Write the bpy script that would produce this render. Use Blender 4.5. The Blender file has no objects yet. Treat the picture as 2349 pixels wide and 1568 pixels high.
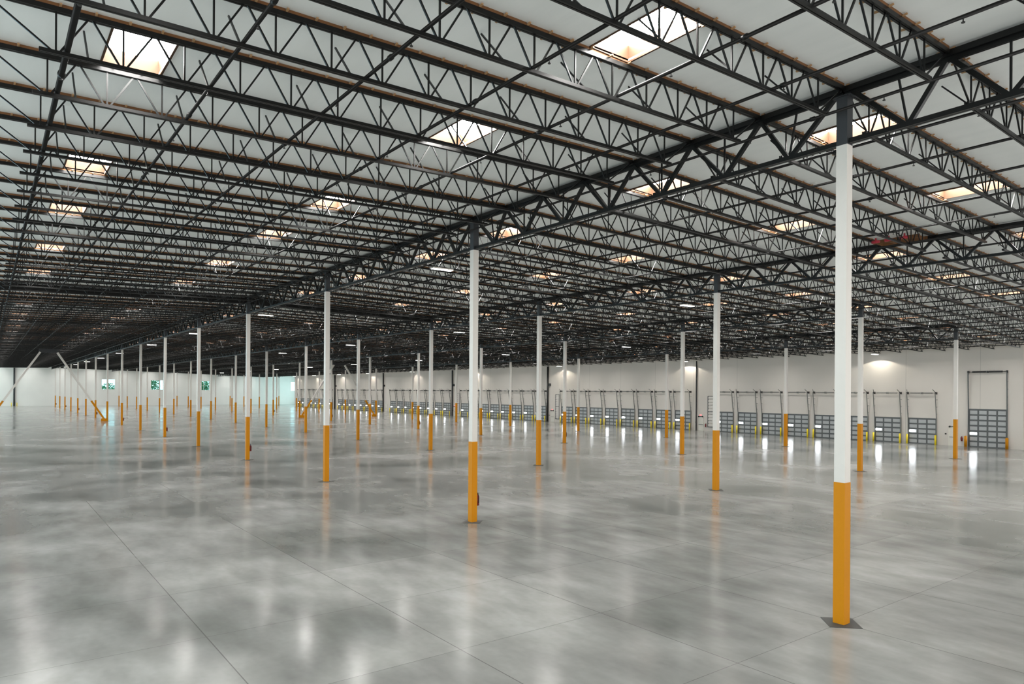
import bpy, math, random
from mathutils import Vector, Matrix

random.seed(4)
scene = bpy.context.scene
C = scene.collection

# ------------------------------------------------------------------ camera
H = 5.934                       # camera height
YAW = 0.92131
ROLL = 0.00675
cam_data = bpy.data.cameras.new('camera')
cam = bpy.data.objects.new('camera', cam_data)
C.objects.link(cam)
cam_data.sensor_width = 36.0
cam_data.sensor_fit = 'HORIZONTAL'
cam_data.lens = 36.0 * 1588.61 / 2349.0
cam_data.shift_y = 113.57 / 2349.0
cam_data.clip_start = 0.1
cam_data.clip_end = 2000
r0 = Vector((math.cos(YAW), math.sin(YAW), 0))
u0 = Vector((0, 0, 1))
fw = Vector((-math.sin(YAW), math.cos(YAW), 0))
rr = r0 * math.cos(ROLL) + u0 * math.sin(ROLL)
uu = u0 * math.cos(ROLL) - r0 * math.sin(ROLL)
M = Matrix((rr, uu, -fw)).transposed().to_4x4()
M.translation = Vector((0, 0, H))
cam.matrix_world = M
scene.camera = cam

# ------------------------------------------------------------------ world, exposure
SKYLIGHT = 52.0
world = bpy.data.worlds.new('sky')
scene.world = world
world.use_nodes = True
bg = world.node_tree.nodes['Background']
bg.inputs[1].default_value = 1.9
_n, _l = world.node_tree.nodes, world.node_tree.links
_tc = _n.new('ShaderNodeTexCoord'); _sp = _n.new('ShaderNodeSeparateXYZ'); _l.new(_tc.outputs['Generated'], _sp.inputs[0])
_mr = _n.new('ShaderNodeMapRange'); _mr.inputs[1].default_value = -0.9; _mr.inputs[2].default_value = 0.2
_l.new(_sp.outputs['X'], _mr.inputs[0])
_mx = _n.new('ShaderNodeMixRGB'); _mx.inputs[1].default_value = (1.0, 1.55, 1.75, 1); _mx.inputs[2].default_value = (1.0, 0.985, 0.96, 1)
_l.new(_mr.outputs[0], _mx.inputs[0]); _l.new(_mx.outputs[0], bg.inputs[0])
scene.view_settings.view_transform = 'Standard'
scene.view_settings.look = 'None'
scene.view_settings.gamma = 1.0
scene.view_settings.use_curve_mapping = False
scene.view_settings.exposure = 0.26

# ------------------------------------------------------------------ layout constants
X0, Y0, SX, SY = -9.104, 17.670, 17.07, 17.905   # first column, bay sizes
JS = SX / 7.0                                    # joist spacing
END = X0 - 16 * SX                               # far end wall
DOCK = 89.28                                     # dock wall
DOCK_NEAR, DOCK_FAR = X0 - SX, X0 - 14 * SX
ROWY = [Y0 + r * SY for r in range(-2, 6)]
ROWR = [13.15, 13.52, 13.92, 13.50, 13.08, 12.50, 11.92, 11.4]   # deck underside height over each row (r=-2..5)

def R(y):
    t = (y - ROWY[0]) / SY
    i = max(0, min(len(ROWR) - 2, int(math.floor(t))))
    return ROWR[i] + (ROWR[i + 1] - ROWR[i]) * (t - i)

def Rr(r): return ROWR[r + 2]
def colx(i): return X0 - i * SX
def rowy(r): return Y0 + r * SY
COLTOP = {-1: 12.0, 0: 12.34, 1: 12.04, 2: 11.80, 3: 10.98, 4: 10.6}

ORD = ['zeroth', 'first', 'second', 'third', 'fourth', 'fifth', 'sixth', 'seventh', 'eighth', 'ninth', 'tenth', 'eleventh',
       'twelfth', 'thirteenth', 'fourteenth', 'fifteenth', 'sixteenth', 'seventeenth', 'eighteenth', 'nineteenth', 'twentieth',
       'twenty-first', 'twenty-second', 'twenty-third', 'twenty-fourth', 'twenty-fifth', 'twenty-sixth', 'twenty-seventh',
       'twenty-eighth', 'twenty-ninth', 'thirtieth', 'thirty-first', 'thirty-second', 'thirty-third', 'thirty-fourth',
       'thirty-fifth', 'thirty-sixth']
CARD = ['no', 'one', 'two', 'three', 'four', 'five', 'six', 'seven']

# ------------------------------------------------------------------ materials
def nt(name):
    m = bpy.data.materials.new(name)
    m.use_nodes = True
    n = m.node_tree
    return m, n, n.nodes['Principled BSDF']

def plain(name, col, rough=0.5, metal=0.0, var=0.06, scale=6.0, spec=0.5):
    m, n, b = nt(name)
    N, L = n.nodes, n.links
    tc = N.new('ShaderNodeTexCoord')
    no = N.new('ShaderNodeTexNoise'); no.inputs['Scale'].default_value = scale; no.inputs['Detail'].default_value = 3
    L.new(tc.outputs['Object'], no.inputs['Vector'])
    mx = N.new('ShaderNodeMixRGB'); mx.blend_type = 'MIX'
    mx.inputs[1].default_value = (*[c * (1 - var) for c in col], 1)
    mx.inputs[2].default_value = (*[min(1, c * (1 + var)) for c in col], 1)
    L.new(no.outputs['Fac'], mx.inputs[0])
    L.new(mx.outputs[0], b.inputs['Base Color'])
    b.inputs['Roughness'].default_value = rough
    b.inputs['Metallic'].default_value = metal
    b.inputs['Specular IOR Level'].default_value = spec
    return m

def emit(name, col, s, front=True):
    m, n, b = nt(name)
    b.inputs['Base Color'].default_value = (*col, 1)
    b.inputs['Emission Color'].default_value = (*col, 1)
    b.inputs['Emission Strength'].default_value = s
    if front:
        try: m.cycles.emission_sampling = 'FRONT'
        except Exception: pass
    return m

STEEL = plain('dark_steel', (0.0045, 0.0046, 0.0043), 0.36, spec=0.26)
GREYSTEEL = plain('grey_primer_steel', (0.035, 0.038, 0.042), 0.5, spec=0.3)
WHITE = plain('white_column_paint', (0.64, 0.615, 0.575), 0.4, var=0.02, spec=0.3)
YELLOW = plain('yellow_column_paint', (0.53, 0.205, 0.0005), 0.5, var=0.03, spec=0.2)
YELLOW2 = plain('lemon_bollard_paint', (0.86, 0.66, 0.005), 0.4, var=0.03)
PLATE = plain('dark_isolation_joint', (0.055, 0.055, 0.05), 0.6)
WOOD = plain('brown_timber', (0.16, 0.066, 0.018), 0.7, var=0.35, scale=3)
TAB = plain('timber_hanger', (0.42, 0.25, 0.12), 0.7, var=0.3, scale=3)
CURB = plain('pale_plywood_curb', (0.060, 0.030, 0.0150), 0.6, spec=0.2, var=0.05, scale=2)
LENS = emit('skylight_lens', (1.0, 0.985, 0.96), SKYLIGHT)
LAMP = emit('lamp_diffuser', (1.0, 0.99, 0.96), 8.0)
LITE = emit('daylight_vision_panel', (0.90, 0.95, 1.0), 24.0)
DOORF = plain('door_rib_grey', (0.10, 0.105, 0.105), 0.4)
DOORP = plain('door_panel_grey', (0.40, 0.41, 0.41), 0.35)
TRACK = plain('galvanised_track', (0.20, 0.20, 0.185), 0.4, 0.3)
BLACK = plain('black_metal', (0.012, 0.012, 0.012), 0.45)
RED = plain('red_extinguisher_paint', (0.18, 0.008, 0.012), 0.3)
RED2 = plain('bright_red_paint', (0.45, 0.02, 0.04), 0.4)
CREAM = plain('cream_metal', (0.70, 0.67, 0.60), 0.4)
GREEN = plain('tree_leaves', (0.05, 0.20, 0.11), 0.8, var=0.5, scale=1.5)
BARK = plain('bark', (0.10, 0.07, 0.05), 0.9)

# wall paint with faint panel joints
def wallmat(name, col, axis, first, pitch, joint=0.72):
    m, n, b = nt(name)
    N, L = n.nodes, n.links
    tc = N.new('ShaderNodeTexCoord')
    sp = N.new('ShaderNodeSeparateXYZ'); L.new(tc.outputs['Object'], sp.inputs[0])
    a = N.new('ShaderNodeMath'); a.operation = 'SUBTRACT'; a.inputs[1].default_value = first
    L.new(sp.outputs[axis], a.inputs[0])
    p = N.new('ShaderNodeMath'); p.operation = 'PINGPONG'; p.inputs[1].default_value = pitch / 2
    L.new(a.outputs[0], p.inputs[0])
    g = N.new('ShaderNodeMath'); g.operation = 'LESS_THAN'; g.inputs[1].default_value = 0.025
    L.new(p.outputs[0], g.inputs[0])
    no = N.new('ShaderNodeTexNoise'); no.inputs['Scale'].default_value = 0.35; no.inputs['Detail'].default_value = 4
    L.new(tc.outputs['Object'], no.inputs['Vector'])
    mx = N.new('ShaderNodeMixRGB')
    mx.inputs[1].default_value = (*[c * 0.95 for c in col], 1); mx.inputs[2].default_value = (*[min(1, c * 1.04) for c in col], 1)
    L.new(no.outputs['Fac'], mx.inputs[0])
    m2 = N.new('ShaderNodeMixRGB'); m2.inputs[2].default_value = (*[c * joint for c in col], 1)
    L.new(g.outputs[0], m2.inputs[0]); L.new(mx.outputs[0], m2.inputs[1])
    L.new(m2.outputs[0], b.inputs['Base Color'])
    b.inputs['Roughness'].default_value = 0.6
    return m
DOCKWALL = wallmat('dock_wall_paint', (0.64, 0.60, 0.55), 'X', -38.2, 7.94)
ENDWALL = wallmat('end_wall_paint', (0.72, 0.72, 0.69), 'Y', 3.0, 7.94, 0.9)

# white insulation facing on the deck
DECK, n, b = nt('white_deck_facing')
N, L = n.nodes, n.links
tc = N.new('ShaderNodeTexCoord')
mp = N.new('ShaderNodeMapping'); mp.inputs['Scale'].default_value = (0.35, 2.2, 1)
L.new(tc.outputs['Object'], mp.inputs[0])
no = N.new('ShaderNodeTexNoise'); no.inputs['Scale'].default_value = 1.0; no.inputs['Detail'].default_value = 3
L.new(mp.outputs[0], no.inputs['Vector'])
mx = N.new('ShaderNodeMixRGB'); mx.inputs[1].default_value = (0.82, 0.85, 0.83, 1); mx.inputs[2].default_value = (0.91, 0.93, 0.91, 1)
L.new(no.outputs['Fac'], mx.inputs[0]); L.new(mx.outputs[0], b.inputs['Base Color'])
b.inputs['Roughness'].default_value = 0.45
bm_ = N.new('ShaderNodeBump'); bm_.inputs['Strength'].default_value = 0.25; bm_.inputs['Distance'].default_value = 0.06
L.new(no.outputs['Fac'], bm_.inputs['Height']); L.new(bm_.outputs[0], b.inputs['Normal'])

# polished concrete
CONC, n, b = nt('polished_concrete')
N, L = n.nodes, n.links
tc = N.new('ShaderNodeTexCoord')
def noise(scale, detail, rough=0.5, vec=None, mapscale=None):
    x = N.new('ShaderNodeTexNoise'); x.inputs['Scale'].default_value = scale; x.inputs['Detail'].default_value = detail
    x.inputs['Roughness'].default_value = rough
    src = tc.outputs['Object']
    if mapscale:
        q = N.new('ShaderNodeMapping'); q.inputs['Scale'].default_value = mapscale; q.inputs['Rotation'].default_value = (0, 0, 0.5)
        L.new(src, q.inputs[0]); src = q.outputs[0]
    L.new(src, x.inputs['Vector'])
    return x
def ramp(src, stops):
    r = N.new('ShaderNodeValToRGB')
    e = r.color_ramp.elements
    e[0].position, e[0].color = stops[0][0], (*stops[0][1], 1)
    e[1].position, e[1].color = stops[-1][0], (*stops[-1][1], 1)
    for p_, c_ in stops[1:-1]:
        k = e.new(p_); k.color = (*c_, 1)
    L.new(src, r.inputs[0]); return r
n1 = noise(0.15, 2, 0.5)
n2 = noise(0.5, 3, 0.5, mapscale=(1.0, 2.2, 1))
n3 = noise(5.0, 2, 0.5)
c1 = ramp(n1.outputs['Fac'], [(0.28, (0.15, 0.158, 0.149)), (0.50, (0.285, 0.288, 0.276)), (0.74, (0.42, 0.42, 0.41))])
c2 = ramp(n2.outputs['Fac'], [(0.30, (0.74, 0.74, 0.73)), (0.5, (0.90, 0.90, 0.89)), (0.72, (1.08, 1.08, 1.08))])
mu = N.new('ShaderNodeMixRGB'); mu.blend_type = 'MULTIPLY'; mu.inputs[0].default_value = 1
L.new(c1.outputs[0], mu.inputs[1]); L.new(c2.outputs[0], mu.inputs[2])
c3 = ramp(n3.outputs['Fac'], [(0.2, (0.95, 0.95, 0.95)), (0.8, (1.04, 1.04, 1.04))])
mu2 = N.new('ShaderNodeMixRGB'); mu2.blend_type = 'MULTIPLY'; mu2.inputs[0].default_value = 1
L.new(mu.outputs[0], mu2.inputs[1]); L.new(c3.outputs[0], mu2.inputs[2])
# saw-cut joints, and a slightly different tone for every poured strip
sp = N.new('ShaderNodeSeparateXYZ'); L.new(tc.outputs['Object'], sp.inputs[0])
def cell(axis, first, pitch):
    a = N.new('ShaderNodeMath'); a.operation = 'SUBTRACT'; a.inputs[1].default_value = first; L.new(sp.outputs[axis], a.inputs[0])
    d = N.new('ShaderNodeMath'); d.operation = 'DIVIDE'; d.inputs[1].default_value = pitch; L.new(a.outputs[0], d.inputs[0])
    f = N.new('ShaderNodeMath'); f.operation = 'FLOOR'; L.new(d.outputs[0], f.inputs[0]); return f
cb = N.new('ShaderNodeCombineXYZ'); L.new(cell('X', X0, SX / 4).outputs[0], cb.inputs[0]); L.new(cell('Y', Y0, SY / 4).outputs[0], cb.inputs[1])
wn = N.new('ShaderNodeTexWhiteNoise'); wn.noise_dimensions = '3D'; L.new(cb.outputs[0], wn.inputs['Vector'])
cs = ramp(wn.outputs['Value'], [(0.0, (0.87, 0.875, 0.87)), (1.0, (1.02, 1.02, 1.015))])
mu3 = N.new('ShaderNodeMixRGB'); mu3.blend_type = 'MULTIPLY'; mu3.inputs[0].default_value = 1
L.new(mu2.outputs[0], mu3.inputs[1]); L.new(cs.outputs[0], mu3.inputs[2]); mu2 = mu3
def joint(axis, first, pitch, half):
    a = N.new('ShaderNodeMath'); a.operation = 'SUBTRACT'; a.inputs[1].default_value = first; L.new(sp.outputs[axis], a.inputs[0])
    p = N.new('ShaderNodeMath'); p.operation = 'PINGPONG'; p.inputs[1].default_value = pitch / 2; L.new(a.outputs[0], p.inputs[0])
    g = N.new('ShaderNodeMath'); g.operation = 'LESS_THAN'; g.inputs[1].default_value = half; L.new(p.outputs[0], g.inputs[0])
    return g
g1 = joint('Y', Y0, SY / 4, 0.013); g2 = joint('X', X0, SX / 4, 0.008)
gm = N.new('ShaderNodeMath'); gm.operation = 'MAXIMUM'; L.new(g1.outputs[0], gm.inputs[0]); L.new(g2.outputs[0], gm.inputs[1])
gs = N.new('ShaderNodeMath'); gs.operation = 'MULTIPLY'; gs.inputs[1].default_value = 0.65; L.new(gm.outputs[0], gs.inputs[0])
mj = N.new('ShaderNodeMixRGB'); mj.inputs[2].default_value = (0.07, 0.07, 0.065, 1)
L.new(gs.outputs[0], mj.inputs[0]); L.new(mu2.outputs[0], mj.inputs[1])
L.new(mj.outputs[0], b.inputs['Base Color'])
rr_ = ramp(n1.outputs['Fac'], [(0.36, (0.14,) * 3), (0.64, (0.21,) * 3)])
L.new(rr_.outputs[0], b.inputs['Roughness'])
b.inputs['IOR'].default_value = 1.5
b.inputs['Specular IOR Level'].default_value = 0.5

# window glass
GLASS, n, b = nt('tinted_glass')
b.inputs['Base Color'].default_value = (0.75, 0.95, 0.92, 1)
b.inputs['Roughness'].default_value = 0.02
b.inputs['Transmission Weight'].default_value = 1.0
b.inputs['IOR'].default_value = 1.05
GRASS = plain('grass_ground', (0.10, 0.20, 0.07), 0.9, var=0.4, scale=0.5)

# ------------------------------------------------------------------ mesh helpers
class MB:
    def __init__(s): s.v, s.f, s.m = [], [], []
    def quadbox(s, pts, mi=0):
        o = len(s.v); s.v += [tuple(p) for p in pts]
        for q in ((3, 2, 1, 0), (4, 5, 6, 7), (0, 1, 5, 4), (1, 2, 6, 5), (2, 3, 7, 6), (3, 0, 4, 7)):
            s.f.append(tuple(o + k for k in q)); s.m.append(mi)
        return s
    def box(s, x0, x1, y0, y1, z0, z1, mi=0):
        return s.quadbox([(x0, y0, z0), (x1, y0, z0), (x1, y1, z0), (x0, y1, z0), (x0, y0, z1), (x1, y0, z1), (x1, y1, z1), (x0, y1, z1)], mi)
    def bar(s, p, q, w, h, mi=0):
        """bar from p to q; w across (horizontal), h in the other direction"""
        p, q = Vector(p), Vector(q); d = (q - p).normalized()
        up = Vector((0, 0, 1)) if abs(d.z) < 0.98 else Vector((0, 1, 0))
        a = d.cross(up).normalized() * (w / 2); c = a.cross(d).normalized() * (h / 2)
        return s.quadbox([p - a - c, p + a - c, p + a + c, p - a + c, q - a - c, q + a - c, q + a + c, q - a + c], mi)
    def cyl(s, p, q, r0, r1=None, n=12, mi=0, cap=True):
        r1 = r0 if r1 is None else r1
        p, q = Vector(p), Vector(q); d = (q - p).normalized()
        up = Vector((0, 0, 1)) if abs(d.z) < 0.95 else Vector((1, 0, 0))
        a = d.cross(up).normalized(); c = a.cross(d)
        o = len(s.v)
        for k in range(n):
            t = 2 * math.pi * k / n; e = a * math.cos(t) + c * math.sin(t)
            s.v.append(tuple(p + e * r0)); s.v.append(tuple(q + e * r1))
        for k in range(n):
            j = (k + 1) % n; s.f.append((o + 2 * k, o + 2 * j, o + 2 * j + 1, o + 2 * k + 1)); s.m.append(mi)
        if cap:
            s.f.append(tuple(o + 2 * k for k in range(n))[::-1]); s.m.append(mi)
            s.f.append(tuple(o + 2 * k + 1 for k in range(n))); s.m.append(mi)
        return s
    def add(s, other, dx=0, dy=0, dz=0):
        o = len(s.v); s.v += [(x + dx, y + dy, z + dz) for x, y, z in other.v]
        s.f += [tuple(k + o for k in f) for f in other.f]; s.m += other.m
        return s
    def mesh(s, name, mats):
        me = bpy.data.meshes.new(name); me.from_pydata(s.v, [], s.f)
        for m in (mats if isinstance(mats, (list, tuple)) else [mats]): me.materials.append(m)
        if any(s.m): me.polygons.foreach_set('material_index', s.m)
        me.update(); return me

def link(name, me, parent=None, loc=(0, 0, 0)):
    o = bpy.data.objects.new(name, me); C.objects.link(o); o.location = loc
    if parent: o.parent = parent
    return o
def tag(o, label=None, cat=None, group=None, kind=None):
    if label: o['label'] = label
    if cat: o['category'] = cat
    if group: o['group'] = group
    if kind: o['kind'] = kind
    return o
def thing(name, label, cat, loc, group=None, kind='thing'):
    return tag(link(name, None, None, loc), label, cat, group, kind)
def smooth(me):
    me.polygons.foreach_set('use_smooth', [True] * len(me.polygons)); return me

def copy_thing(src, loc, label):
    r = src.copy(); C.objects.link(r); r.location = loc; r['label'] = label
    for ch in list(src.children):
        c = ch.copy(); C.objects.link(c); c.parent = r
        for g in ch.children:
            d = g.copy(); C.objects.link(d); d.parent = c
    return r

# ------------------------------------------------------------------ floor and walls
fl = link('floor', MB().box(END - 4, 10, -20, 112, -0.2, 0).mesh('floor', CONC))
tag(fl, 'polished grey concrete warehouse floor', 'floor', kind='structure')

w = MB()
w.box(DOCK_FAR, DOCK_NEAR, DOCK, DOCK + 0.25, 0, R(DOCK) + 0.3)
tag(link('wall_right', w.mesh('wall_right', DOCKWALL)), 'long cream wall lined with dock doors', 'wall', kind='structure')
w = MB().box(DOCK_FAR, DOCK_FAR + 0.25, DOCK + 0.25, 103.9, 0, 12)
tag(link('wall_recess', w.mesh('wall_recess', ENDWALL)), 'short return wall where the dock wall stops', 'wall', kind='structure')
w = MB().box(END, DOCK_FAR + 0.25, 104, 104.25, 0, 1.0).box(END, DOCK_FAR + 0.25, 104, 104.25, 9.5, 12)
w.box(END, END + 4, 104, 104.25, 1, 9.5).box(DOCK_FAR - 4, DOCK_FAR + 0.25, 104, 104.25, 1, 9.5)
tag(link('wall_recess_side', w.mesh('wall_recess_side', ENDWALL)), 'side wall of the recess beyond the dock wall', 'wall', kind='structure')
w = MB().box(DOCK_NEAR - 0.02, DOCK_NEAR + 0.25, DOCK + 0.25, 104, 0, 12)
tag(link('wall_return', w.mesh('wall_return', ENDWALL)), 'return wall at the near end of the dock wall', 'wall', kind='structure')

WIN = [(32.5, 36.6, 5.7, 9.35), (48.1, 52.2, 5.7, 9.2), (64.2, 68.3, 5.6, 9.2), (99.9, 103.4, 5.6, 9.2)]
w = MB(); y = -20.0; T = END - 0.25
def ztop(y): return R(y) + 0.2
for (a_, b_, c_, d_) in WIN:
    w.box(T, END, y, a_, 0, 14.2); w.box(T, END, a_, b_, 0, c_); w.box(T, END, a_, b_, d_, 14.2); y = b_
w.box(T, END, y, 104.25, 0, 14.2)
tag(link('wall_end', w.mesh('wall_end', ENDWALL)), 'pale far end wall with three high windows', 'wall', kind='structure')
for k, (a_, b_, c_, d_) in enumerate(WIN):
    fr = MB(); t = 0.07
    fr.box(T, END - 0.02, a_, b_, c_, c_ + t).box(T, END - 0.02, a_, b_, d_ - t, d_).box(T, END - 0.02, a_, a_ + t, c_, d_).box(T, END - 0.02, b_ - t, b_, c_, d_)
    fr.box(T + 0.05, END - 0.05, (a_ + b_) / 2 - 0.04, (a_ + b_) / 2 + 0.04, c_, d_).box(T + 0.05, END - 0.05, a_, b_, (c_ + d_) / 2 - 0.04, (c_ + d_) / 2 + 0.04)
    o = link('window_%d' % (k + 1), fr.mesh('window_frame', CREAM))
    tag(o, '%s high four-light window in the far end wall, counted from the brace side' % ORD[k + 1], 'window', 'end wall windows', 'structure')
    link('pane', MB().box(END - 0.14, END - 0.12, a_ + t, b_ - t, c_ + t, d_ - t).mesh('pane', GLASS), o)

# outside: ground and trees seen through the windows
tag(link('ground', MB().box(END - 120, END - 4, -60, 160, -0.5, -0.3).mesh('ground', GRASS)), 'grass outside the end wall windows', 'ground', kind='structure')
def tree(x, y, h, s, label):
    t = thing('tree', label, 'tree', (x, y, -0.3), 'trees outside the end windows')
    link('trunk', smooth(MB().cyl((0, 0, 0), (0, 0, h * 0.5), 0.3, 0.18, 10).mesh('trunk', BARK)), t)
    m = MB(); rnd = random.Random(int(h * 10 + y))
    for _ in range(900):
        d = Vector((rnd.gauss(0, 1), rnd.gauss(0, 1), rnd.gauss(0, 1))).normalized() * (rnd.random() ** 0.4)
        p = Vector((d.x * s, d.y * s, h * 0.66 + d.z * h * 0.36))
        a = Vector((rnd.gauss(0, 1), rnd.gauss(0, 1), rnd.gauss(0, 1))).normalized() * 0.3
        c = a.cross(Vector((rnd.gauss(0, 1), rnd.gauss(0, 1), 0.3))).normalized() * 0.2
        o = len(m.v); m.v += [tuple(p - a), tuple(p + c), tuple(p + a), tuple(p - c)]; m.f.append((o, o + 1, o + 2, o + 3)); m.m.append(0)
    link('crown', m.mesh('crown', GREEN), t)
tree(END - 22, 52.6, 12, 2.6, 'dark green tree behind the middle end wall window')
tree(END - 30, 73.6, 11, 2.4, 'green tree filling part of the third end wall window')
tree(END - 34, 38.5, 8.5, 3.4, 'low green tree under the sky in the first end wall window')

# ------------------------------------------------------------------ skylight positions
CELLS = [0, 3, 7, 10, 14, 18, 22, 27, 31, 34, 38, 42, 45, 49, 52, 56, 60, 63, 67, 70, 74, 78, 81, 85, 88, 92, 96, 99, 103, 106, 110]
SKYB = []
for r in range(-1, 4):
    SKYB.append(rowy(r) + 0.165 * SY); SKYB.append(rowy(r) + 0.655 * SY)
SKY = []
def inview(x, y, margin=1.5): return x < -0.292 * y + margin
for si, yb in enumerate(SKYB):
    for c in CELLS:
        xc = X0 - (c + 0.5) * JS
        if inview(xc, yb, 5.0): SKY.append((si, c, xc, yb))
SKYSET = {}
for si, c, xc, yb in SKY: SKYSET.setdefault(c, []).append((yb - 0.6, yb + 0.6))

# ------------------------------------------------------------------ roof deck with openings
m = MB()
def deckquad(xa, xb, ya, yb):
    o = len(m.v)
    m.v += [(xa, ya, R(ya)), (xb, ya, R(ya)), (xb, yb, R(yb)), (xa, yb, R(yb))]
    m.f.append((o + 3, o + 2, o + 1, o)); m.m.append(0)
for k in range(-8, 113):
    xa, xb = X0 - (k + 1) * JS, X0 - k * JS
    if k == 112: xa = END - 0.25; 
    cuts = sorted(set([ROWY[0]] + ROWY[1:7] + [104.25]))
    holes = SKYSET.get(k, [])
    pts = sorted(set(cuts + [y for h in holes for y in h]))
    for ya, yb in zip(pts[:-1], pts[1:]):
        mid = (ya + yb) / 2
        if any(h[0] < mid < h[1] for h in holes):
            deckquad(xa, xa + 0.09, ya, yb); deckquad(xb - 0.09, xb, ya, yb)
        else: deckquad(xa, xb, ya, yb)
dk = link('ceiling', m.mesh('ceiling', DECK))
tag(dk, 'white faced roof deck pierced by rows of skylights', 'ceiling', kind='structure')
so = dk.modifiers.new('thickness', 'SOLIDIFY'); so.thickness = 0.04; so.offset = -1

# ------------------------------------------------------------------ skylights
STRIP = ['strip nearest the open side', 'strip just before the first column row', 'strip just past the first column row',
         'strip halfway between first and second rows', 'strip just past the second column row', 'strip halfway between second and third rows',
         'strip just past the third column row', 'strip halfway between third and fourth rows', 'strip just past the fourth column row',
         'strip nearest the dock wall']
hx, hy, hz = JS / 2 - 0.09, 0.6, 0.41
cm = MB()
cm.box(-hx - 0.05, -hx, -hy - 0.05, hy + 0.05, -0.03, hz).box(hx, hx + 0.05, -hy - 0.05, hy + 0.05, -0.03, hz)
cm.box(-hx, hx, -hy - 0.05, -hy, -0.03, hz).box(-hx, hx, hy, hy + 0.05, -0.03, hz)
curb_me = cm.mesh('curb', CURB)
lm = MB(); lm.v = [(-hx, -hy, hz - 0.03), (hx, -hy, hz - 0.03), (hx, hy, hz - 0.03), (-hx, hy, hz - 0.03)]; lm.f = [(3, 2, 1, 0)]; lm.m = [0]
lens_me = lm.mesh('lens', LENS)
first = None; cnt = {}
for si, c, xc, yb in SKY:
    cnt[si] = cnt.get(si, 0) + 1
    lab = '%s skylight from the camera end, in the %s' % (ORD[cnt[si]], STRIP[si])
    loc = (xc, yb, R(yb))
    if first is None:
        first = thing('skylight', lab, 'skylight', loc, 'roof skylights')
        link('curb', curb_me, first); link('lens', lens_me, first)
    else:
        copy_thing(first, loc, lab)

# ------------------------------------------------------------------ joists
PAN = 1.177
NB = 14
def joist_parts(r, rich):
    """member lists for the span from row r to row r+1, local origin at (joist x, row y, deck height at row r)"""
    s = (Rr(r + 1) - Rr(r)) / SY
    Z = lambda y, off: s * y - off
    TOP, BOT = 0.115, 0.97
    top = MB()
    for sx in (-0.034, 0.034):
        top.bar((sx, 0.11, Z(0.11, TOP)), (sx, SY - 0.11, Z(SY - 0.11, TOP)), 0.05, 0.10)
    bot = MB()
    yb0, yb1 = 1.02, SY - 1.02
    for sx in (-0.03, 0.03):
        bot.bar((sx, yb0, Z(yb0, BOT)), (sx, yb1, Z(yb1, BOT)), 0.042, 0.075)
    webs = []
    ybs = [1.30 + PAN * j for j in range(NB)]
    t, bo = 0.15, 0.95
    def wb(y0_, z0_, y1_, z1_, th, kind): webs.append((kind, (0, y0_, Z(y0_, z0_)), (0, y1_, Z(y1_, z1_)), th))
    for j, y in enumerate(ybs):
        lt = 0.16 if j == 0 else y - PAN / 2
        rt = SY - 0.16 if j == NB - 1 else y + PAN / 2
        wb(lt + (0.04 if j else 0), t, y - 0.06, bo, 0.036, 'diagonal_strut')
        wb(y + 0.06, bo, rt - (0.04 if j < NB - 1 else 0), t, 0.036, 'diagonal_strut')
        wb(y, t, y, bo, 0.034, 'vertical_strut')
    nail = MB(); tabs = MB()
    y = 0.16
    while y < SY - 0.3:
        y1 = min(y + 0.575, SY - 0.14)
        nail.bar((0, y, Z(y, 0.034)), (0, y1, Z(y1, 0.034)), 0.115, 0.062)
        if rich:
            tabs.bar((-0.06, y + 0.60, Z(y + 0.60, 0.07)), (-0.235, y + 0.60, Z(y + 0.60, 0.055)), 0.045, 0.035)
            tabs.bar((0.06, y + 0.60, Z(y + 0.60, 0.05)), (0.16, y + 0.60, Z(y + 0.60, 0.04)), 0.04, 0.03)
        y += 0.61
    kick = MB()
    for j in range(7):
        y = 1.85 + 2.3 * j
        kick.bar((-0.02, y, Z(y, BOT - 0.03)), (-0.86, y, Z(y, 0.03)), 0.036, 0.036)
    return top, bot, webs, nail, tabs, kick

KMIN = {-1: -3, 0: -3, 1: 0, 2: 2, 3: 4}
def projsize(x, y, z):
    d = Vector((x, y, 0)); Zc = d.dot(fw)
    return Zc
joists = []
for r in (-1, 0, 1, 2, 3):
    for k in range(KMIN[r], 112):
        x = X0 - k * JS
        ys = [rowy(r) + SY * t for t in (0.1, 0.3, 0.5, 0.7, 0.9)]
        size = 0
        for y in ys:
            Zc = Vector((x, y, 0)).dot(fw); Xc = Vector((x, y, 0)).dot(r0)
            if Zc > 1 and abs(Xc / Zc) < 0.76: size += 1.0 / (Zc * Zc)
        joists.append((size, r, k, x))
joists.sort(key=lambda t: -t[0])
near = joists[:300]; far = joists[300:]
SPAN = {-1: 'between open side and first column row', 0: 'between first and second column rows', 1: 'between second and third column rows',
        2: 'between third and fourth column rows', 3: 'between fourth column row and dock wall'}
cache = {}
def jm(r, rich):
    if (r, rich) not in cache:
        top, bot, webs, nail, tabs, kick = joist_parts(r, rich)
        wm = MB()
        for kind, p, q, th in webs: wm.bar(p, q, th, th)
        wk = MB().add(wm).add(kick)
        small = MB().add(top).add(bot).add(wm).add(kick)
        cache[(r, rich)] = dict(top=top.mesh('top_chord', STEEL), bot=bot.mesh('bottom_chord', STEEL), web=wm.mesh('strut_lattice', STEEL), webk=wk.mesh('strut_lattice', STEEL),
                                nail=nail.mesh('timber_nailer', WOOD), tabs=tabs.mesh('timber_hangers', TAB), kick=kick.mesh('kicker_brace', STEEL),
                                webs=webs, all=small)
    return cache[(r, rich)]
strut_cache = {}
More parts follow.
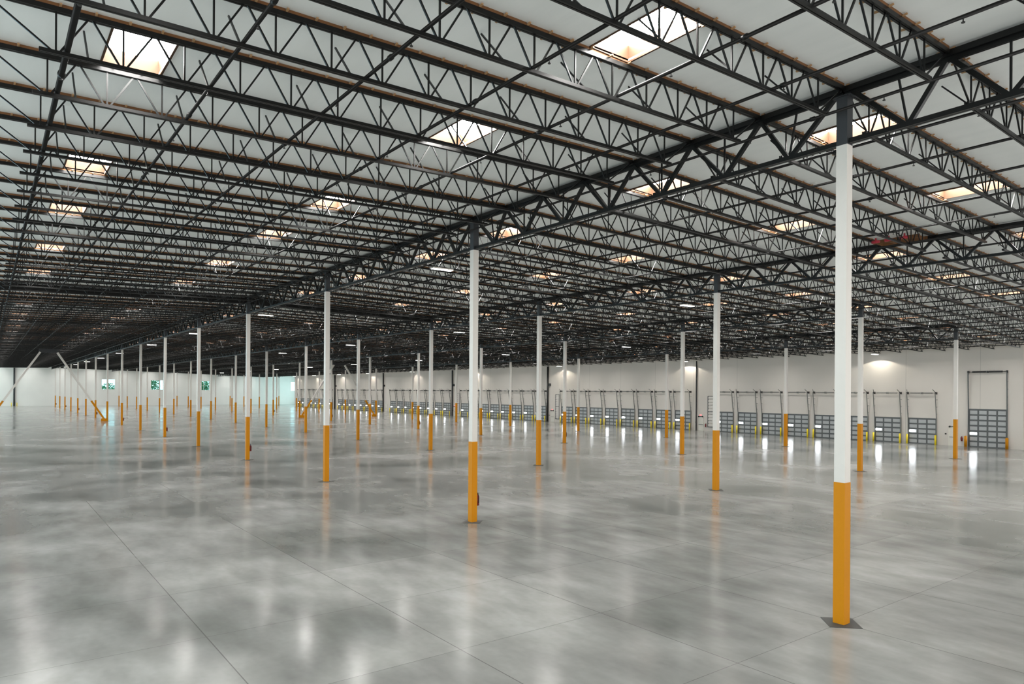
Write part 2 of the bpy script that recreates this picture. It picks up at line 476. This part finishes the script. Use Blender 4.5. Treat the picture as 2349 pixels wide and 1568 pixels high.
for n_, (size, r, k, x) in enumerate(near):
    i, mm = k // 7, k % 7
    where = ('at the %s column' % ORD[i + 1]) if mm == 0 else ('%s past the %s column' % (CARD[mm], ORD[i + 1]))
    if k < 0: where = '%s before the first column' % CARD[-k]
    lab = 'dark roof joist %s, %s' % (SPAN[r], where)
    t = thing('roof_joist', lab, 'roof joist', (x, rowy(r), Rr(r)), 'open-web roof joists')
    d = jm(r, n_ < 110)
    link('top_chord', d['top'], t); link('bottom_chord', d['bot'], t); link('timber_nailer', d['nail'], t)
    if n_ < 110:
        h = link('timber_hangers', d['tabs'], t); h['kind'] = 'stuff'
    if n_ < 14:
        if (r, 's') not in strut_cache:
            L_ = []
            for kind, p, q, th in d['webs']:
                L_.append((kind, MB().bar(p, q, th, th).mesh(kind, STEEL)))
            for j in range(7):
                y = 1.85 + 2.3 * j; s = (Rr(r + 1) - Rr(r)) / SY
                L_.append(('kicker_brace', MB().bar((-0.02, y, s * y - 0.94), (-0.86, y, s * y - 0.03), 0.036, 0.036).mesh('kicker_brace', STEEL)))
            strut_cache[(r, 's')] = L_
        for kind, me in strut_cache[(r, 's')]: link(kind, me, t)
    else:
        if n_ < 40:
            link('strut_lattice', d['web'], t)
            for kind, me in strut_cache.get((r, 's'), []):
                if kind == 'kicker_brace': link(kind, me, t)
            if (r, 's') not in strut_cache: link('strut_lattice', d['kick'], t)  # kicker braces only, no web bars in this mesh
        else: link('strut_lattice', d['webk'], t)  # web bars and kicker braces merged in one mesh
fm = MB()
for size, r, k, x in far:
    d = jm(r, False); fm.add(d['all'], x, rowy(r), Rr(r))
tag(link('far_roof_joists', fm.mesh('far_roof_joists', STEEL)), 'dense dark mesh of distant roof joists toward the far end wall', 'roof joist', kind='stuff')

# ------------------------------------------------------------------ girders
def girder_parts(r):
    zt = -0.19; zb = (COLTOP[r] + 0.09) - Rr(r)
    x0, x1 = -0.16, -SX + 0.16
    top = MB()
    top.box(-SX + 0.02, -0.02, -0.11, -0.012, zt - 0.02, zt + 0.12).box(-SX + 0.02, -0.02, 0.012, 0.11, zt - 0.02, zt + 0.12)
    top.box(-SX + 0.02, -0.02, -0.035, -0.012, zt - 0.13, zt - 0.02).box(-SX + 0.02, -0.02, 0.012, 0.035, zt - 0.13, zt - 0.02)
    bot = MB()
    for sy in (-0.045, 0.045): bot.bar((x0, sy, zb), (x1, sy, zb), 0.07, 0.12)
    nodes_b = [1.54] + [JS * (q + 0.5) for q in range(1, 6)] + [SX - 1.54]
    nodes_t = [0.22] + [JS * q for q in range(1, 7)] + [SX - 0.22]
    webs = []
    for q, xb in enumerate(nodes_b):
        webs.append(('diagonal_strut', (-nodes_t[q] - 0.05, 0, zt - 0.08), (-xb + 0.05, 0, zb + 0.03), 0.11))
        webs.append(('diagonal_strut', (-xb - 0.05, 0, zb + 0.03), (-nodes_t[q + 1] + 0.05, 0, zt - 0.08), 0.11))
        webs.append(('vertical_strut', (-xb, 0, zb + 0.03), (-(nodes_t[q] + nodes_t[q + 1]) / 2, 0, zt - 0.08), 0.045))
    return top, bot, webs
GIN = {0: range(-1, 16), 1: range(0, 16), 2: range(1, 16), 3: range(1, 16)}
for r in range(4):
    top, bot, webs = girder_parts(r)
    tme, bme = top.mesh('top_chord', STEEL), bot.mesh('bottom_chord', STEEL)
    wm = MB()
    for kind, p, q, th in webs: wm.bar(p, q, th, th)
    wme = wm.mesh('strut_lattice', STEEL)
    single = [(kind, MB().bar(p, q, th, th).mesh(kind, STEEL)) for kind, p, q, th in webs] if r < 3 else None
    for i in GIN[r]:
        lab = 'heavy dark truss girder of the %s row, running on past the %s column' % (ORD[r + 1], ORD[i + 1]) if i >= 0 else 'heavy dark truss girder in front of the first column of the first row'
        g = thing('truss_girder', lab, 'girder', (colx(i), rowy(r), Rr(r)), 'truss girders over the column rows')
        link('top_chord', tme, g); link('bottom_chord', bme, g)
        if (r == 0 and i < 4) or (r in (1, 2) and i < 3):
            for kind, me in single: link(kind, me, g)
        else: link('strut_lattice', wme, g)
# solid collector beams that cross the rows
for i, rs in ((3, (-1, 0)), (8, (-1, 0, 1, 2, 3))):
    for r in rs:
        bmb = MB(); L0, L1 = 0.13, SY - 0.13
        s = (Rr(r + 1) - Rr(r)) / SY
        for zz in (0.22, 0.74):
            bmb.bar((0.11, L0, s * L0 - zz), (0.11, L1, s * L1 - zz), 0.16, 0.03)
        bmb.bar((0.11, L0, s * L0 - 0.48), (0.11, L1, s * L1 - 0.48), 0.03, 0.52)
        o = link('collector_beam', bmb.mesh('collector_beam', STEEL), None, (colx(i), rowy(r), Rr(r)))
        tag(o, 'dark solid beam at the %s column, %s' % (ORD[i + 1], SPAN[r]), 'beam', 'solid collector beams', 'thing')

# ------------------------------------------------------------------ columns
W = 0.142
def column_meshes(r):
    zt = COLTOP[r]; R_ = Rr(r)
    sh = MB().box(-W, W, -W, W, 3.65, zt).mesh('shaft', WHITE)
    ys = MB().box(-W - 0.006, W + 0.006, -W - 0.006, W + 0.006, 0.012, 3.65).mesh('yellow_sleeve', YELLOW)
    st = MB().box(-W, W, -W, W, zt, R_ - 0.34).mesh('steel_head', GREYSTEEL)
    cp = MB().box(-0.24, 0.24, -0.2, 0.2, R_ - 0.34, R_ - 0.322)
    for sx in (-0.19, 0.19):
        for sy in (-0.15, 0.15): cp.cyl((sx, sy, R_ - 0.37), (sx, sy, R_ - 0.34), 0.018, n=6)
    cp = cp.mesh('cap_plate', GREYSTEEL)
    d = 0.56
    bp = MB(); bp.quadbox([(-d, 0, 0.001), (0, -d, 0.001), (d, 0, 0.001), (0, d, 0.001), (-d, 0, 0.012), (0, -d, 0.012), (d, 0, 0.012), (0, d, 0.012)])
    return [('shaft', sh), ('yellow_sleeve', ys), ('steel_head', st), ('cap_plate', cp), ('floor_joint', bp.mesh('floor_joint', PLATE))]
CIN = {0: range(0, 16), 1: range(1, 16), 2: range(1, 16), 3: range(1, 16)}
for r in range(4):
    ms = column_meshes(r)
    for i in CIN[r]:
        nth = i + 1 if r == 0 else i
        lab = 'white steel column with yellow base, %s from the camera end of the %s row' % (ORD[nth], ORD[r + 1])
        c = thing('steel_column', lab, 'column', (colx(i), rowy(r), 0), 'white and yellow roof columns')
        for nm, me in ms: link(nm, me, c)
# lone column in the far recess
lone = thing('steel_column', 'white and yellow column standing alone beyond the end of the dock wall', 'column', (colx(15), rowy(4), 0), 'white and yellow roof columns')
for nm, me in column_meshes(4): link(nm, me, lone)

# fire extinguishers hung on columns
ex = MB()
ex.cyl((0, 0, 0.02), (0, 0, 0.42), 0.085, n=14).cyl((0, 0, 0.42), (0, 0, 0.49), 0.085, 0.03, n=14).cyl((0, 0, 0.49), (0, 0, 0.54), 0.03, n=10).cyl((0, 0, 0.0), (0, 0, 0.02), 0.07, 0.085, n=14)
ex_me = smooth(ex.mesh('cylinder_body', RED))
hd = MB().box(-0.05, 0.05, -0.02, 0.02, 0.54, 0.565).bar((0, 0, 0.57), (0.13, 0, 0.61), 0.03, 0.012).cyl((-0.04, 0, 0.55), (-0.11, 0, 0.40), 0.015, n=8).cyl((-0.11, 0, 0.40), (-0.10, 0, 0.12), 0.02, n=8)
hd_me = hd.mesh('valve_and_hose', BLACK)
brk = MB().box(-0.02, 0.02, 0.08, 0.11, 0.05, 0.5).mesh('bracket', BLACK)
def extinguisher(x, y, z, label, rot=0):
    t = thing('fire_extinguisher', label, 'fire extinguisher', (x, y, z), 'fire extinguishers'); t.rotation_euler = (0, 0, rot)
    link('cylinder_body', ex_me, t); link('valve_and_hose', hd_me, t); link('bracket', brk, t)
for r, ii in ((0, (1, 3, 5, 7, 9, 11, 13, 15)), (2, (3, 5, 7, 9))):
    for i in ii:
        nth = i + 1 if r == 0 else i
        extinguisher(colx(i), rowy(r) + W + 0.12, 0.72, 'dark red fire extinguisher on the %s column of the %s row' % (ORD[nth], ORD[r + 1]), math.pi)

# ------------------------------------------------------------------ chevron braces on the eighth bay line
def brace(r, name_row):
    x = colx(8); ya, yb = rowy(r), rowy(r + 1); ym = (ya + yb) / 2
    zt = (COLTOP[r] + COLTOP[r + 1]) / 2 + 0.15 if r >= 0 else 12.25
    t = thing('chevron_brace', 'white V-shaped steel brace with orange feet %s' % name_row, 'brace', (x, ym, 0), 'chevron braces')
    for s, y in ((-1, ya), (1, yb)):
        p = Vector((0, y - ym - s * 0.45, 0.35)); q = Vector((0, s * 1.25, zt))
        f = (3.75 - p.z) / (q.z - p.z); mid = p.lerp(q, f)
        link('diagonal_tube', MB().bar(mid, q, 0.30, 0.30).mesh('diagonal_tube', WHITE), t)
        link('orange_foot', MB().bar(p, mid, 0.31, 0.31).mesh('orange_foot', YELLOW), t)
        link('gusset', MB().box(-0.16, 0.16, y - ym - s * 1.0 - 0.0 if s > 0 else y - ym + 0.16, y - ym - 0.16 if s > 0 else y - ym + 1.0, 0.01, 0.55).mesh('gusset', YELLOW), t)
    link('apex_block', MB().box(-0.12, 0.12, -1.45, 1.45, zt - 0.05, zt + 0.75).mesh('apex_block', GREYSTEEL), t)
brace(-1, 'between the open side and the first row')
brace(2, 'between the third and fourth rows')

# ------------------------------------------------------------------ sprinkler pipes
PB = [1.26, 3.99, 6.65, 9.30, 11.90, 14.50, 17.10]
while PB[-1] < 84: PB.append(PB[-1] + 2.65)
hm = MB().cyl((0, 0, -0.02), (0, 0, -0.10), 0.012, n=6).cyl((0, 0, -0.10), (0, 0, -0.115), 0.035, n=8).mesh('sprinkler_head', BLACK)
for q, y in enumerate(PB):
    y = min(y, 88.0)
    x1 = min(6.0, -0.292 * y + 3.0)
    z = R(y) - 0.86 + (0 if q % 2 else 0.03)
    rad = 0.042 if q != 0 else 0.06
    p = MB().cyl((0, 0, 0), (END + 0.3 - x1, 0, 0), rad, n=8)
    k = 0; xx = -1.2
    while k < 14:
        p.cyl((xx, 0, 0), (xx - 0.12, 0, 0), rad + 0.018, n=8); xx -= 6.4; k += 1
    o = link('sprinkler_pipe', smooth(p.mesh('sprinkler_pipe', STEEL)), None, (x1, y, z))
    tag(o, 'long black sprinkler pipe under the roof, %s from the open side toward the dock wall' % ORD[q + 1], 'pipe', 'sprinkler pipes', 'thing')
    if q < 14:
        for k in range(9):
            link('sprinkler_head', hm, o, (-2.2 - k * 3.66 - (q % 2) * 1.8, 0, 0))

# ------------------------------------------------------------------ dock doors
def sectional(wd, ht, cols, rows, track_top, heavy):
    """door centred on x, wall plane at y=0, room on the -y side"""
    hw = wd / 2
    p = MB(); p.box(-hw, hw, -0.075, -0.02, 0.0, ht, 0)
    rh = (ht - 0.14) / rows; cw = wd / cols
    for a_ in range(rows):
        z0 = 0.03 + a_ * rh
        p.box(-hw, hw, -0.10, -0.075, z0 - 0.03, z0 + 0.035, 0)
        for c_ in range(cols):
            x0_ = -hw + c_ * cw
            p.box(x0_ + 0.09, x0_ + cw - 0.09, -0.088, -0.075, z0 + 0.10, z0 + rh - 0.09, 1)
    for c_ in range(cols + 1):
        xx = -hw + c_ * cw
        p.box(max(-hw, xx - 0.04), min(hw, xx + 0.04), -0.095, -0.075, 0, ht, 0)
    p.box(-hw, hw, -0.11, -0.075, ht - 0.14, ht, 0)
    panel = p.mesh('door_leaf', [DOORF, DOORP])
    # daylight lite near the jamb farther from the camera
    zr = 0.03 + 2 * rh
    lite = MB().box(-hw + 0.10, -hw + 0.78, -0.105, -0.09, zr + 0.20, zr + 0.42).mesh('vision_panel', LITE)
    tracks = []
    off = 0.42 if not heavy else 0.16
    tw = 0.07 if not heavy else 0.09
    for s in (-1, 1):
        t = MB(); x = s * (hw + 0.05)
        mt = [TRACK] if not heavy else [DOORF]
        t.bar((x, -0.13, 0.0), (x, -0.16, ht), tw, 0.10)
        t.bar((x, -0.05, 0.0), (x, -0.05, ht), tw * 0.7, 0.03)
        t.bar((x, -0.16, ht), (x, -0.16 - off, track_top), tw, 0.10)
        z = ht + 0.5
        while z < track_top - 0.1:
            yy = -0.16 - off * (z - ht) / (track_top - ht)
            t.bar((x + s * 0.02, yy, z), (x + s * 0.02, -0.01, z), 0.05, 0.04); z += 0.85
        tracks.append(t.mesh('track', mt))
    sh = MB(); yy = -0.16 - off * 0.6
    sh.cyl((-hw - 0.1, yy, track_top), (hw + 0.1, yy, track_top), 0.02 if not heavy else 0.03, n=8)
    sr = 0.075 if not heavy else 0.10
    sh.cyl((-hw * 0.80, yy, track_top), (-hw * 0.08, yy, track_top), sr, n=10).cyl((hw * 0.08, yy, track_top), (hw * 0.80, yy, track_top), sr, n=10)
    sh.box(-0.06, 0.06, yy - 0.06, -0.01, track_top - 0.12, track_top + 0.10)
    sh = sh.mesh('spring_shaft', BLACK if heavy else TRACK)
    drums = []
    for s in (-1, 1):
        d = MB().cyl((s * (hw - 0.02), yy, track_top), (s * (hw + 0.12), yy, track_top), 0.12, n=12)
        d.box(s * (hw + 0.05) - 0.03, s * (hw + 0.05) + 0.03, yy - 0.1, -0.01, track_top - 0.15, track_top + 0.12)
        if not heavy: d.bar((s * (hw + 0.05), yy, track_top + 0.05), (s * (hw - 0.10), -0.9, track_top + 0.42), 0.04, 0.04)
        drums.append(d.mesh('cable_drum', BLACK))
    return [('door_leaf', panel), ('vision_panel', lite), ('track', tracks[0]), ('track', tracks[1]), ('spring_shaft', sh), ('cable_drum', drums[0]), ('cable_drum', drums[1])]

dock = sectional(3.05, 3.10, 3, 5, 6.08, False)
big = sectional(3.66, 4.33, 4, 7, 8.50, True)
boll = MB().cyl((0, 0, 0), (0, 0, 1.10), 0.10, n=16).cyl((0, 0, 1.10), (0, 0, 1.15), 0.10, 0.05, n=16)
boll_me = smooth(boll.mesh('bollard', YELLOW2))
dn = 0
def place_door(parts, x, label, group):
    global dn
    dn += 1
    t = thing('door_%d' % dn, label, 'door', (x, DOCK, 0), group, 'structure')
    for nm, me in parts: link(nm, me, t)
place_door(big, -29.5, 'tall grey drive-in door with black springs, beside the end of the dock wall', 'drive-in doors')
for s, nm in ((-1, 'far'), (1, 'near')):
    o = link('bollard', smooth(MB().cyl((0, 0, 0), (0, 0, 1.18), 0.15, n=18).cyl((0, 0, 1.18), (0, 0, 1.26), 0.15, 0.07, n=18).mesh('bollard', YELLOW)), None, (-29.5 + s * 2.0, DOCK - 0.55, 0))
    tag(o, 'thick orange-yellow bollard at the %s' % ('outer jamb of the tall drive-in door' if s > 0 else 'inner jamb of the tall drive-in door'), 'bollard', 'drive-in door bollards', 'thing')
for g in range(6):
    for j in range(8):
        xr = -34.75 - 35.72 * g - 3.98 * j; xc = xr - 1.525
        lab = 'grey sectional dock door, %s of the %s group from the tall drive-in door' % (ORD[j + 1], ORD[g + 1])
        place_door(dock, xc, lab, 'dock doors')
        for s in (-1, 1):
            o = link('bollard', boll_me, None, (xc + s * 1.58, DOCK - 0.42, 0))
            tag(o, 'slim lemon-yellow bollard on the %s side of the %s door in group %s' % ('tall-door' if s > 0 else 'end-wall', ORD[j + 1], ['one', 'two', 'three', 'four', 'five', 'six'][g]), 'bollard', 'dock door bollards', 'thing')

# personnel doors between the groups
def mandoor(x, label):
    global dn
    dn += 1
    t = thing('door_%d' % dn, label, 'door', (x, DOCK, 0), 'personnel doors', 'structure')
    fr = MB().box(-0.52, -0.46, -0.06, -0.0, 0, 2.14).box(0.46, 0.52, -0.06, -0.0, 0, 2.14).box(-0.52, 0.52, -0.06, -0.0, 2.08, 2.14)
    link('door_frame', fr.mesh('door_frame', CREAM), t)
    link('door_leaf', MB().box(-0.46, 0.46, -0.045, -0.005, 0.01, 2.08).mesh('door_leaf', CREAM), t)
    link('handle', MB().box(-0.40, 0.40, -0.11, -0.07, 0.98, 1.03).box(-0.40, -0.36, -0.08, -0.04, 0.98, 1.03).box(0.36, 0.40, -0.08, -0.04, 0.98, 1.03).mesh('handle', DOORF), t)
EXITRED = emit('exit_red', (1.0, 0.06, 0.08), 5.0)
def exit_sign(x, label):
    t = thing('exit_sign', label, 'exit sign', (x, DOCK - 0.06, 2.42), 'exit signs')
    link('housing', MB().box(-0.20, 0.20, -0.03, 0.05, -0.11, 0.11).mesh('housing', CREAM), t)
    cu = bpy.data.curves.new('lettering', 'FONT'); cu.body = 'EXIT'; cu.size = 0.19; cu.extrude = 0.004; cu.align_x = 'CENTER'; cu.align_y = 'CENTER'
    cu.materials.append(EXITRED)
    tmp = bpy.data.objects.new('lettering', cu)
    me = bpy.data.meshes.new_from_object(tmp); bpy.data.objects.remove(tmp)
    o = link('lettering', me, t, (0, -0.036, 0)); o.rotation_euler = (math.pi / 2, 0, 0)
def emergency_light(x, label):
    t = thing('emergency_light', label, 'emergency light', (x, DOCK - 0.05, 2.22), 'emergency lights')
    link('housing', MB().box(-0.38, 0.20, -0.05, 0.04, -0.05, 0.06).mesh('housing', DOORF), t)
    for s in (-0.34, 0.40):
        link('lamp_head', MB().cyl((s, -0.03, 0.02), (s, -0.15, -0.02), 0.085, 0.10, n=12).mesh('lamp_head', BLACK), t)
def horn(x, z, label):
    o = link('alarm_horn', MB().box(-0.08, 0.08, -0.06, 0, -0.08, 0.08).cyl((0, -0.06, 0), (0, -0.11, 0), 0.06, n=10).mesh('alarm_horn', BLACK), None, (x, DOCK, z))
    tag(o, label, 'alarm horn', 'alarm horns', 'thing')
def louver(x, wd, label):
    t = thing('wall_louver', label, 'louver', (x, DOCK, 0), 'tall wall louvers')
    fr = MB().box(-wd / 2 - 0.07, -wd / 2 + 0.03, -0.10, 0, 0.62, 5.45).box(wd / 2 - 0.03, wd / 2 + 0.03, -0.10, 0, 0.62, 5.45)
    for z in (0.62, 3.00, 5.39): fr.box(-wd / 2, wd / 2, -0.10, 0, z, z + 0.07)
    link('louver_frame', fr.mesh('louver_frame', DOORF), t)
    sl = MB()
    for k in range(10):
        z = 0.78 + k * 0.472
        sl.quadbox([(-wd / 2, -0.09, z), (wd / 2, -0.09, z), (wd / 2, -0.06, z), (-wd / 2, -0.06, z), (-wd / 2, -0.03, z + 0.36), (wd / 2, -0.03, z + 0.36), (wd / 2, -0.005, z + 0.36), (-wd / 2, -0.005, z + 0.36)])
    link('slats', sl.mesh('slats', WHITE), t)
GAPN = ['second', 'third', 'fourth', 'fifth', 'sixth']
for g in range(5):
    base = -34.75 - 35.72 * (g + 1)
    xd = base + 1.95
    mandoor(xd, 'cream personnel door between dock door groups %s and %s' % (CARD[g + 1], CARD[g + 2]))
    if g < 3:
        exit_sign(xd, 'small EXIT sign over the personnel door before the %s dock group' % GAPN[g])
        emergency_light(xd + 0.0, 'black two-head emergency light beside the door before the %s dock group' % GAPN[g])
        horn(xd - 0.95, 1.30, 'small black alarm horn beside the door before the %s dock group' % GAPN[g])
        louver(xd + 2.0 if g == 0 else xd + 1.5, 1.3 if g == 0 else 1.0, 'tall white slatted louver beside the %s downpipe of the dock wall' % ORD[g + 1])
mandoor(-32.95, 'cream personnel door beside the tall drive-in door')
emergency_light(-32.95, 'black two-head emergency light over the door beside the drive-in door')
horn(-33.75, 1.35, 'small black alarm horn between last dock door and drive-in door')
extinguisher(-32.05, DOCK - 0.12, 0.60, 'red fire extinguisher on the dock wall beside the tall drive-in door')
extinguisher(-67.55, DOCK - 0.12, 0.60, 'red fire extinguisher on the dock wall beside the first louver')

# downpipes
for q, (x, rad, mt) in enumerate(((-69.35, 0.09, GREYSTEEL), (-105.55, 0.17, BLACK), (-141.0, 0.16, GREYSTEEL), (-177.3, 0.17, BLACK), (-211.2, 0.2, BLACK))):
    t = thing('downpipe', 'dark vertical roof drain pipe on the dock wall, %s from the tall drive-in door' % ORD[q + 1], 'pipe', (x, DOCK, 0), 'dock wall drain pipes')
    link('pipe', smooth(MB().cyl((0, -0.05 - rad, 0.0), (0, -0.05 - rad, R(DOCK) - 1.0), rad, n=12).mesh('pipe', mt)), t)
    if q: link('alarm_box', MB().box(0.35, 0.75, -0.25, -0.0, 7.1, 7.6).mesh('alarm_box', BLACK), t)
t = thing('downpipe', 'dark drain pipe on the far end wall beside the braced bay', 'pipe', (END, 7.4, 0), 'end wall drain pipes')
link('pipe', smooth(MB().cyl((0.35, 0, 0), (0.35, 0, R(7.4) - 1.0), 0.24, n=12).mesh('pipe', GREYSTEEL)), t)
for s in (-1, 1):
    o = link('bollard', boll_me, None, (END + 0.9, 7.4 + s * 0.75, 0))
    tag(o, 'yellow bollard %s the drain pipe on the end wall' % ('just before' if s < 0 else 'just past'), 'bollard', 'end wall bollards', 'thing')

# ------------------------------------------------------------------ ceiling lamps
def lamp(x, y, z, label, grp, power=0.0):
    t = thing('high_bay_lamp', label, 'ceiling lamp', (x, y, z), grp)
    link('housing', MB().box(-0.17, 0.17, -0.62, 0.62, 0.0, 0.07).mesh('housing', WHITE), t)
    link('diffuser', MB().box(-0.15, 0.15, -0.60, 0.60, -0.02, 0.0).mesh('diffuser', LAMP), t)
    dz = R(y) - z
    link('suspension_wire', MB().bar((0, -0.45, 0.07), (0, -0.45, dz), 0.012, 0.012).bar((0, 0.45, 0.07), (0, 0.45, dz), 0.012, 0.012).mesh('suspension_wire', GREYSTEEL), t)
for q, x in enumerate((-31.9, -61.3, -87.2, -113.7, -144.5, -170.5, -196, -221.7, -250.9)):
    lamp(x, 19.45, 12.45, 'white linear lamp hung just past the first column row, %s from the camera end' % ORD[q + 1], 'lamps of the first row')
for q, x in enumerate((-31.4, -60.9, -88.0, -115.0)):
    lamp(x, 39.3, 12.05, 'white linear lamp hung just past the second column row, %s from the camera end' % ORD[q + 1], 'lamps of the second row')
for q, x in enumerate((-58.9, -83.5, -109.75, -137.5, -162.6, -187.0, -211, -241)):
    lamp(x, 62.2, 11.45, 'white linear lamp between third and fourth rows, %s from the camera end' % ORD[q + 1], 'lamps of the third bay')
for q, x in enumerate((-41.2, -70.6, -100.6, -129.8, -158.4, -184.2, -205.0, -225.6, -244.0)):
    lamp(x, 87.75, 10.85, 'white linear lamp close to the dock wall, %s from the tall drive-in door' % ORD[q + 1], 'dock wall lamps')
    ld = bpy.data.lights.new('dock_lamp_light', 'SPOT'); ld.energy = 430; ld.spot_size = math.radians(138); ld.spot_blend = 0.08
    ld.color = (1.0, 0.93, 0.80); ld.shadow_soft_size = 0.12
    lo = bpy.data.objects.new('dock_lamp_light', ld); C.objects.link(lo); lo.location = (x, 87.75, 10.80)

# added area lights, out of view, putting teal daylight on the far corners
for (x, y, rot, sx_, e) in ((-266, 103.7, (math.radians(90), 0, 0), 22, 2200), (-262, -19.0, (math.radians(-90), 0, 0), 30, 2600)):
    ad = bpy.data.lights.new('added_side_daylight', 'AREA'); ad.shape = 'RECTANGLE'; ad.size = sx_; ad.size_y = 8; ad.energy = e; ad.color = (0.50, 0.92, 0.95)
    ao = bpy.data.objects.new('added_side_daylight', ad); C.objects.link(ao); ao.location = (x, y, 5.3); ao.rotation_euler = rot
    if y > 0: ao.rotation_euler = (math.radians(-90), 0, 0)
    else: ao.rotation_euler = (math.radians(90), 0, 0)

# timber blocking and red pipe fittings in the roof beside the second row
t = thing('timber_blocking', 'brown timber blocking with red pipe fittings beside the second row girder', 'timber framing', (-15.2, rowy(1) - 0.75, R(rowy(1) - 0.75)))
tb = MB()
for k in range(4): tb.box(-0.98 + k * 0.62, -0.92 + k * 0.62, -0.4, 0.35, -0.30, -0.16)
tb.box(-1.05, 1.05, -0.45, -0.40, -0.32, -0.14).box(-1.05, 1.05, 0.35, 0.40, -0.32, -0.14)
link('timber_boards', tb.mesh('timber_boards', WOOD), t)
for x in (-0.9, -0.3, 0.4):
    link('red_fitting', smooth(MB().cyl((x, -0.9, -0.30), (x + 0.35, -0.9, -0.30), 0.07, n=10).cyl((x + 0.18, -0.9, -0.30), (x + 0.18, -0.9, -0.12), 0.04, n=8).mesh('red_fitting', RED2)), t)
